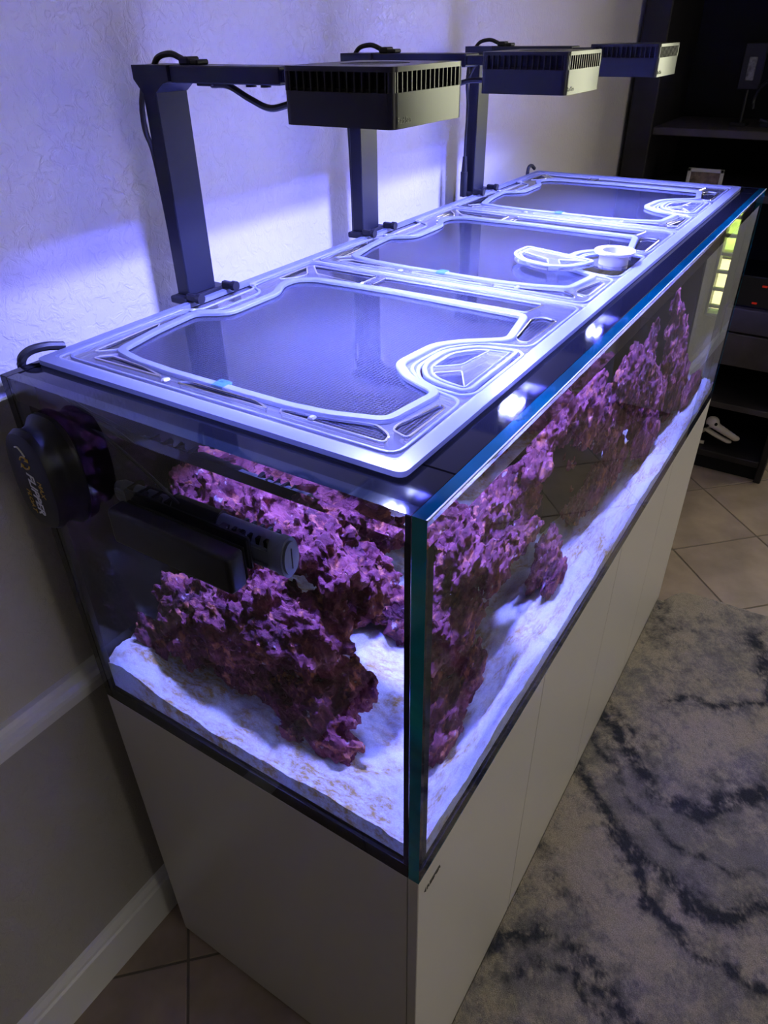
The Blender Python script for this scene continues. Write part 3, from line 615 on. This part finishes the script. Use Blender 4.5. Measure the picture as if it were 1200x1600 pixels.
gp_ = obj('grip', loft([(-0.048, yc, zc2, .034, .062), (-0.046, yc, zc2, .040, .068), (-0.038, yc, zc2, .043, .072), (-0.028, yc, zc2, .041, .068), (-0.019, yc, zc2, .043, .070), (-0.010, yc, zc2, .050, .079), (-0.004, yc, zc2, .050, .079), (-0.0028, yc, zc2, .048, .077)]), M['black'], mcn, True)
obj('felt_pad', loft([(-0.0028, yc, zc2, .046, .075), (-0.0005, yc, zc2, .046, .075)]), M['blackmatte'], mcn)
gold = mat('gold_print', (0.55, 0.36, 0.06), 0.4); white = mat('white_print', (0.8, 0.8, 0.85), 0.4)
tx_ = -0.0484
obj('lettering', text('FLIPPER', 0.0190, (tx_, yc+0.003, zc2+0.016), (0, 0, -1), (0, -1, 0), 0.0003, 0.25, 0.0003), white, gp_)
obj('gold_lettering', text('MAX', 0.0115, (tx_, yc-0.0150, zc2+0.008), (0, 0, -1), (0, -1, 0), 0.0003, 0.2), gold, gp_)
obj('gold_lettering', text('FLOAT', 0.0115, (tx_, yc+0.0155, zc2-0.012), (0, 0, -1), (0, -1, 0), 0.0003, 0.2), gold, gp_)
bm = BM()
for a0 in (0.3, 0.3+math.pi):
    pts = [(tx_, yc-0.001+0.0085*math.cos(a), zc2+0.030+0.0085*math.sin(a)) for a in np.linspace(a0, a0+2.0, 8)]
    tube(bm, pts, 0.0013, 6, smooth=False)
    a = a0+2.25; cyl(bm, pts[-1], (tx_, yc-0.001+0.0085*math.cos(a+0.35), zc2+0.030+0.0085*math.sin(a+0.35)), 0.0035, 8, 0.0002)
obj('arrow_emblem', bm, gold, gp_)
bm = BM(); tube(bm, [(tx_, yc+0.010, zc2+0.050), (tx_, yc+0.004, zc2+0.051), (tx_, yc-0.001, zc2+0.047), (tx_, yc-0.006, zc2+0.040)], 0.0012, 6)
obj('fin_mark', bm, white, gp_)

# ------------------------------------------------------------------ lid frame and lids
ZL = 0.600
fr_ = thing('lid_frame', 'frosted acrylic frame lying round the tank rim and carrying the three net lids', 'lid frame', (0.9, -0.3, ZL))
fo = rounded([(0.048, -0.010), (0.048, -0.580), (1.756, -0.580), (1.756, -0.010)], 0.012)
fi = rounded([(0.0665, -0.022), (0.0665, -0.561), (1.738, -0.561), (1.738, -0.022)], 0.008)
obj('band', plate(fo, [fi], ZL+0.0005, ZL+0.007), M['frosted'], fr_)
bl = BM(); 
obj('ledge', plate(rounded([(0.0670, -0.0225), (0.0670, -0.5605), (1.7375, -0.5605), (1.7375, -0.0225)], 0.008), [rounded([(0.080, -0.034), (0.080, -0.551), (1.724, -0.551), (1.724, -0.034)], 0.008)], ZL-0.004, ZL-0.0008), M['acrylic'], fr_)
mmx = lambda pts: [(x/1000, y/1000) for x, y in pts]
def lid(dx, label, with_cap):
    t = thing('net_lid', label, 'tank lid', (0.32+dx, -0.3, ZL), 'net lids on the fish tank')
    sh = lambda pts: [(x+dx, y) for x, y in pts]
    outer = sh(rounded(mmx([(70, -26), (70, -559), (622, -559), (622, -26), (452, -26), (440, -50), (312, -50), (300, -26)]), 0.010))
    window = sh(rounded(mmx([(127, -82), (208, -66), (290, -59), (320, -103), (432, -103), (472, -80), (508, -82), (528, -112), (536, -267), (530, -498), (429, -518), (388, -464), (358, -440), (280, -432), (249, -464), (227, -518), (137, -505), (117, -440), (111, -387), (111, -200), (116, -130)]), 0.014))
    line = sh(rounded(mmx([(79, -34), (300, -34), (318, -76), (428, -76), (448, -36), (612, -36), (612, -554), (420, -553), (404, -490), (360, -452), (282, -447), (240, -490), (226, -552), (79, -552)]), 0.018))
    port = sh(rounded(mmx([(252, -478), (285, -455), (350, -456), (392, -490), (402, -545), (390, -557), (250, -557), (236, -545), (240, -505)]), 0.02))
    slots = [mmx(p) for p in ([(108, -52), (236, -44), (216, -58), (134, -76)], [(94, -68), (112, -86), (108, -150), (97, -197)], [(94, -225), (105, -240), (105, -345), (94, -372)],
             [(95, -388), (103, -384), (108, -430), (125, -500), (112, -524), (95, -528)], [(124, -520), (136, -518), (206, -534), (200, -543), (116, -543)],
             [(445, -520), (530, -508), (545, -520), (540, -543), (436, -543), (434, -530)], [(560, -90), (600, -52), (600, -190), (548, -190)], [(550, -210), (600, -210), (600, -500), (552, -490)], [(500, -50), (585, -48), (548, -78), (520, -70)])]
    slots = [sh(rounded(p, 0.007)) for p in slots]
    z0, z1 = ZL+0.0005, ZL+0.004
    obj('sheet', plate(outer, [window, port]+slots, z0, z1), M['acrylic'], t)
    nets = plate(window, [], z0+0.0010, z0+0.0016)
    obj('net', nets, M['net'], t)
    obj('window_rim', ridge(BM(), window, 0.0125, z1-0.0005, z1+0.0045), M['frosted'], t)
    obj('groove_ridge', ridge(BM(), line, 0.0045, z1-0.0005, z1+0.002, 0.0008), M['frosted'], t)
    for s in slots:
        rim = obj('slot_rim', ridge(BM(), s, 0.003, z1-0.0005, z1+0.0016, 0.0006), M['acrylic_rim'], t)
        obj('slot_net', plate(s, [], z0+0.0009, z0+0.0015), M['net'], rim)
    bm = BM(); ridge(bm, outer, 0.004, z1-0.0005, z1+0.0015, 0.0006); obj('outer_rim', bm, M['acrylic_rim'], t)
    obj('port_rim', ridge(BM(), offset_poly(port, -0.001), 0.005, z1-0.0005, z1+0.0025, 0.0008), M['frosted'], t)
    obj('hinge_clip', mbox(0.104+dx, 0.124+dx, -0.292, -0.272, z1, z1+0.006, bev=0.003, seg=2), mat_clip, t)
    for (x, y) in ((0.10, -0.43), (0.09, -0.21), (0.30, -0.045), (0.61, -0.30), (0.45, -0.04)):
        obj('clip', mbox(x+dx-0.005, x+dx+0.005, y-0.004, y+0.004, z1, z1+0.004, bev=0.0015), M['acrylic_rim'], t)
    return t, port, z1
mat_clip = clear_mat('teal_clip', (0.5, 0.75, 0.85), 0.35, 0.1, 0.05, hazecol=(0.1, 0.3, 0.4))
def port_cap(t, port, off, rotz=0, z=0.0, ctr=None):
    """cap that plugs a lid's feeding port: rim, sheet, three netted holes between Y spokes"""
    cx = sum(p[0] for p in port)/len(port); cy_ = sum(p[1] for p in port)/len(port)
    P = offset_poly(port, -0.0055)
    inn = offset_poly(port, -0.0195)
    c = Vector((cx-0.002, cy_-0.002)); holes = []
    ang = [math.radians(a) for a in (-15, 125, 245)]
    pol = sorted([(math.atan2(y-c.y, x-c.x) % (2*math.pi), x, y) for x, y in inn])
    for k in range(3):
        a, b = ang[k] % (2*math.pi), ang[(k+1) % 3] % (2*math.pi)
        if b < a: b += 2*math.pi
        mid = (a+b)/2; h = [(c.x+0.011*math.cos(mid), c.y+0.011*math.sin(mid))]
        arc = []
        for th, x, y in pol+[(q[0]+2*math.pi, q[1], q[2]) for q in pol]:
            if a+0.16 < th < b-0.16: arc.append((x, y))
        h += arc[::2] if len(arc) > 14 else arc
        if len(h) > 3: holes.append(rounded(h, 0.004, 2))
    M4 = Matrix.Identity(4)
    if ctr is not None: M4 = Matrix.Translation((ctr[0], ctr[1], z)) @ Matrix.Rotation(rotz, 4, 'Z') @ Matrix.Translation((-cx, -cy_, 0))
    elif z: M4 = Matrix.Translation((0, 0, z))
    def put(name, me, mt, par=None):
        if isinstance(me, bmesh.types.BMesh): m2 = bpy.data.meshes.new(name); me.to_mesh(m2); me.free(); me = m2
        me.transform(M4); return obj(name, me, mt, par or t)
    z0 = ZL+0.001
    put('cap_sheet', plate(P, holes, z0, z0+0.006), M['acrylic'])
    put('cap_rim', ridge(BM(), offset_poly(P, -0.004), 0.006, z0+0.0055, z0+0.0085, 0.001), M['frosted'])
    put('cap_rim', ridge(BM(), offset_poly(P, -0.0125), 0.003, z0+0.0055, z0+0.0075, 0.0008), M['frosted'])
    for h in holes:
        rim = put('hole_rim', ridge(BM(), h, 0.0022, z0+0.0055, z0+0.0075, 0.0006), M['acrylic_rim'])
        put('hole_net', plate(h, [], z0+0.0007, z0+0.0013), M['net'], rim)
t1, port1, z1 = lid(0.0, 'net lid nearest the camera with its feeding cap in place', True)
c1 = thing('port_cap', 'Y-spoked acrylic feeding cap plugged into the nearest lid', 'cap', (0.32, -0.51, ZL), 'feeding caps of the lids'); port_cap(c1, port1, 0)
t2, port2, _ = lid(0.556, 'middle net lid with a loose cap lying on it', False)
c2 = thing('port_cap', 'loose Y-spoked acrylic cap lying on the net of the middle lid', 'cap', (0.81, -0.43, ZL+0.012), 'feeding caps of the lids')
port_cap(c2, port2, 0, math.radians(75), 0.0105, (0.808, -0.428))
t3, port3, _ = lid(1.112, 'farthest net lid with its feeding cap in place', True)
c3 = thing('port_cap', 'Y-spoked acrylic feeding cap plugged into the farthest lid', 'cap', (1.43, -0.51, ZL), 'feeding caps of the lids'); port_cap(c3, port3, 0)
rg = thing('feeding_ring', 'round white plastic ring standing in the open port of the middle lid', 'ring', (0.884, -0.517, ZL))
bm = BM(); n = 40; rx, ry = 0.034, 0.034; prof = [(0.034, .0225), (0.036, .024), (0.036, .027), (0.0225, .027), (0.0225, 0.002), (0.026, 0.002), (0.026, .0225)]
R_ = [[bm.verts.new((0.884+q*math.cos(2*math.pi*k/n), -0.517+q*math.sin(2*math.pi*k/n), ZL+z_)) for k in range(n)] for q, z_ in prof]
for j in range(len(prof)):
    for k in range(n): bm.faces.new((R_[j][k], R_[j][(k+1) % n], R_[(j+1) % len(prof)][(k+1) % n], R_[(j+1) % len(prof)][k]))
bmesh.ops.recalc_face_normals(bm, faces=bm.faces); obj('ring_body', bm, M['ring'], rg, True)
obj('ring_seat', plate([(0.884+0.040*math.cos(a), -0.517+0.040*math.sin(a)) for a in np.linspace(0, 2*math.pi, 40)[:-1]], [[(0.884+0.0262*math.cos(a), -0.517+0.0262*math.sin(a)) for a in np.linspace(0, 2*math.pi, 32)[:-1]]], ZL+0.001, ZL+0.004), M['acrylic'], rg)

# ------------------------------------------------------------------ LED lamps on arms
def lamp():
    x0, x1, y0, y1, zb_, zt = 0.262, 0.418, -0.437, -0.292, 0.873, 0.930
    px0, px1 = 0.334, 0.394
    t = thing('aquarium_lamp', 'nearest black square LED lamp on its post and arm above the tank', 'lamp', (0.365, 0.006, H), 'LED lamps over the fish tank')
    o2 = rounded([(x0, y0), (x1, y0), (x1, y1), (x0, y1)], 0.010, 4); i2 = rounded([(x0+.003, y0+.003), (x1-.003, y0+.003), (x1-.003, y1-.003), (x0+.003, y1-.003)], 0.008, 4)
    hs = obj('housing', plate(o2, [i2], zb_, zb_+0.0335), M['housing'], t)
    obj('heat_sink', mbox(x0+0.006, x1-0.006, y0+0.006, y1-0.006, 0.910, 0.926), M['blackmatte'], t)
    hole = [(0.34+0.040*math.cos(a), -0.3645+0.040*math.sin(a)) for a in np.linspace(0, 2*math.pi, 33)[:-1]]
    tp = obj('top_plate', plate(o2, [hole], zt-0.005, zt), M['housing'], t)
    g = None
    for k in range(13):
        xx = 0.34-0.036+0.006*k; hy = math.sqrt(max(0.040**2-(xx-0.34)**2, 1e-5))
        obj('grille_bar', mbox(xx-0.0014, xx+0.0014, -0.3645-hy, -0.3645+hy, zt-0.004, zt-0.0005), M['housing'], tp)
    fa = fb = None
    for k in range(14):
        yy = y0+0.010+(y1-y0-0.020)*k/13
        if fa is None: fa = obj('fin', mbox(x0+0.0005, x0+0.012, yy-0.0008, yy+0.0008, zb_+0.0335, zt-0.005), M['housing'], t); fy = yy
        else: c = fa.copy(); COL.objects.link(c); c.location.y += yy-fy
        c = fa.copy(); COL.objects.link(c); c.location.y += yy-fy; c.location.x += x1-x0-0.013
    for k in range(15):
        xx = x0+0.010+(x1-x0-0.020)*k/14
        if fb is None: fb = obj('fin', mbox(xx-0.0008, xx+0.0008, y0+0.0005, y0+0.012, zb_+0.0335, zt-0.005), M['housing'], t); fx = xx
        else: c = fb.copy(); COL.objects.link(c); c.location.x += xx-fx
        c = fb.copy(); COL.objects.link(c); c.location.x += xx-fx; c.location.y += y1-y0-0.013
    for a, b_ in ((x0, y0), (x1, y0), (x0, y1), (x1, y1)):
        sx_ = 0.010 if a == x0 else -0.010; sy_2 = 0.010 if b_ == y0 else -0.010
        obj('corner_post', cyl(BM(), (a+sx_*0.55, b_+sy_2*0.55, zb_+0.0335), (a+sx_*0.55, b_+sy_2*0.55, zt-0.005), 0.0048, 12), M['housing'], t, True)
    ld = obj('led_board', mbox(x0+0.003, x1-0.003, y0+0.003, y1-0.003, zb_+0.0325, 0.9098), M['blackmatte'], t)
    obj('lettering', text('Red Sea', 0.0088, (x0+0.008, y0-0.0002, zb_+0.0050), (1, 0, 0), (0, 0, 1), 0.0003), M['housing'], hs)
    # post, arm and clamp
    obj('post', mbox(px0, px1, -0.006, 0.020, H+0.012, 0.905, bev=0.0015), M['alu'], t)
    bm = BM(); A = [(-0.006, 0.893), (0.020, 0.893), (0.034, 0.909), (0.034, 0.926), (-0.034, 0.926), (-0.034, 0.907), (-0.022, 0.904)]
    va = [bm.verts.new((px0, y, z)) for y, z in A]; vb = [bm.verts.new((px1, y, z)) for y, z in A]; n_ = len(A)
    for i in range(n_): bm.faces.new((va[i], va[(i+1) % n_], vb[(i+1) % n_], vb[i]))
    bm.faces.new(va[::-1]); bm.faces.new(vb); bmesh.ops.recalc_face_normals(bm, faces=bm.faces); obj('post_head', bm, M['alu'], t)
    obj('arm', mbox(px0+0.004, px1-0.004, -0.225, -0.034, 0.9055, 0.9255, bev=0.0015), M['alu'], t)
    obj('arm_slider', mbox(px0+0.009, px1-0.009, -0.2925, -0.2251, 0.9085, 0.9225, bev=0.001), M['alu'], t)
    for y in (-0.155, -0.18): obj('thumb_screw', cyl(BM(), (px0+0.03, y, 0.9015), (px0+0.03, y, 0.9058), 0.007, 14), M['black'], t)
    for y in (-0.045, -0.066): obj('cable_clip', mbox(px0+0.018, px0+0.042, y-0.012 if y > -0.05 else y-0.008, y+0.006, 0.9255, 0.935 if y > -0.05 else 0.932, bev=0.002), M['black'], t)
    cc = obj('cable_hanger', mbox(px0+0.02, px0+0.04, -0.092, -0.066, 0.9015, 0.9056, bev=0.001), M['black'], t)
    ca_ = BM(); tube(ca_, [(px0+0.03, 0.024, 0.921), (px0+0.03, 0.010, 0.934), (px0+0.03, -0.015, 0.938), (px0+0.03, -0.036, 0.932)], 0.004)
    tube(ca_, [(px0+0.03, -0.085, 0.903), (px0+0.03, -0.115, 0.902), (px0+0.03, -0.15, 0.888), (px0+0.03, -0.185, 0.878), (px0+0.03, -0.225, 0.885), (px0+0.03, -0.265, 0.885), (px0+0.03, -0.2925, 0.883)], 0.0042)
    tube(ca_, [(px0+0.006, 0.024, 0.90), (px0-0.004, 0.022, 0.875), (px0-0.005, 0.022, 0.845), (px0+0.005, 0.024, 0.81), (px0+0.012, 0.026, 0.70), (px0+0.012, 0.026, 0.60)], 0.004)
    obj('power_cable', ca_, M['cord'], t, True)
    bm = BM(); box(bm, px0-0.014, px1+0.022, -0.012, 0.024, H+0.0015, H+0.0125, bev=0.002); box(bm, px0-0.012, px0-0.002, -0.032, -0.010, H+0.0085, H+0.020, bev=0.002); box(bm, px1+0.008, px1+0.018, -0.032, -0.010, H+0.0085, H+0.020, bev=0.002)
    cl_ = obj('clamp', bm, M['black'], t)
    for xx in (px0-0.007, px1+0.013): obj('clamp_knob', cyl(BM(), (xx, -0.040, H+0.0145), (xx, -0.032, H+0.0145), 0.008, 14), M['black'], cl_)
    # the lamp's own light: a row of blue diodes behind a row of white ones, both recessed in the housing
    for nm, y, wy, pw, c in (('white_diodes', -0.3525, 0.008, 8.6, (0.48, 0.545, 1.0)), ('blue_diodes', -0.371, 0.008, 19.0, (0.10, 0.11, 1.0))):
        l = area(nm, (0.34, y, 0.9045), (0, 0, 0), 0.10, wy, pw, c, spread=146); l.parent = t; l.matrix_parent_inverse = Matrix.Translation(-t.location)
    return t
bpy.context.view_layer.update()
l1 = lamp()
l2 = copy_tree(l1, (0.497, 0, 0)); l2['label'] = 'middle black square LED lamp on its post and arm above the tank'
l3 = copy_tree(l1, (1.004, 0, 0)); l3['label'] = 'farthest black square LED lamp, beside the dark cabinet'
# loose plug on the farthest lamp's supply lead
pc = thing('power_lead', 'thin black lead with an inline plug hanging left of the farthest post', 'cable', (1.322, 0.02, 0.60))
obj('lead', tube(BM(), [(1.33, -0.02, 0.915), (1.318, 0.012, 0.86), (1.327, 0.015, 0.80), (1.322, 0.015, 0.72), (1.324, 0.015, 0.60)], 0.003), M['cord'], pc, True)
bm = BM(); cyl(bm, (1.323, 0.015, 0.66), (1.323, 0.015, 0.695), 0.0075, 12, 0.005); cyl(bm, (1.3235, 0.015, 0.602), (1.323, 0.015, 0.66), 0.009, 12); obj('plug', bm, M['black'], pc, True)
# cable loops at the tank's back corners
lp = tag(obj('cable_loop', tube(BM(), [(0.040, 0.012, 0.560), (0.040, 0.012, 0.598), (0.052, 0.010, 0.611), (0.075, 0.004, 0.6125), (0.10, 0.000, 0.606)], 0.006), M['cord'], smooth=True), 'short black cable loop over the near back corner of the tank', 'cable')
lp2 = tag(obj('cable_loop', tube(BM(), [(1.72, 0.006, 0.56), (1.72, 0.006, 0.612), (1.735, 0.003, 0.622), (1.75, -0.002, 0.612)], 0.005), M['cord'], smooth=True), 'short black cable loop over the far back corner of the tank', 'cable')
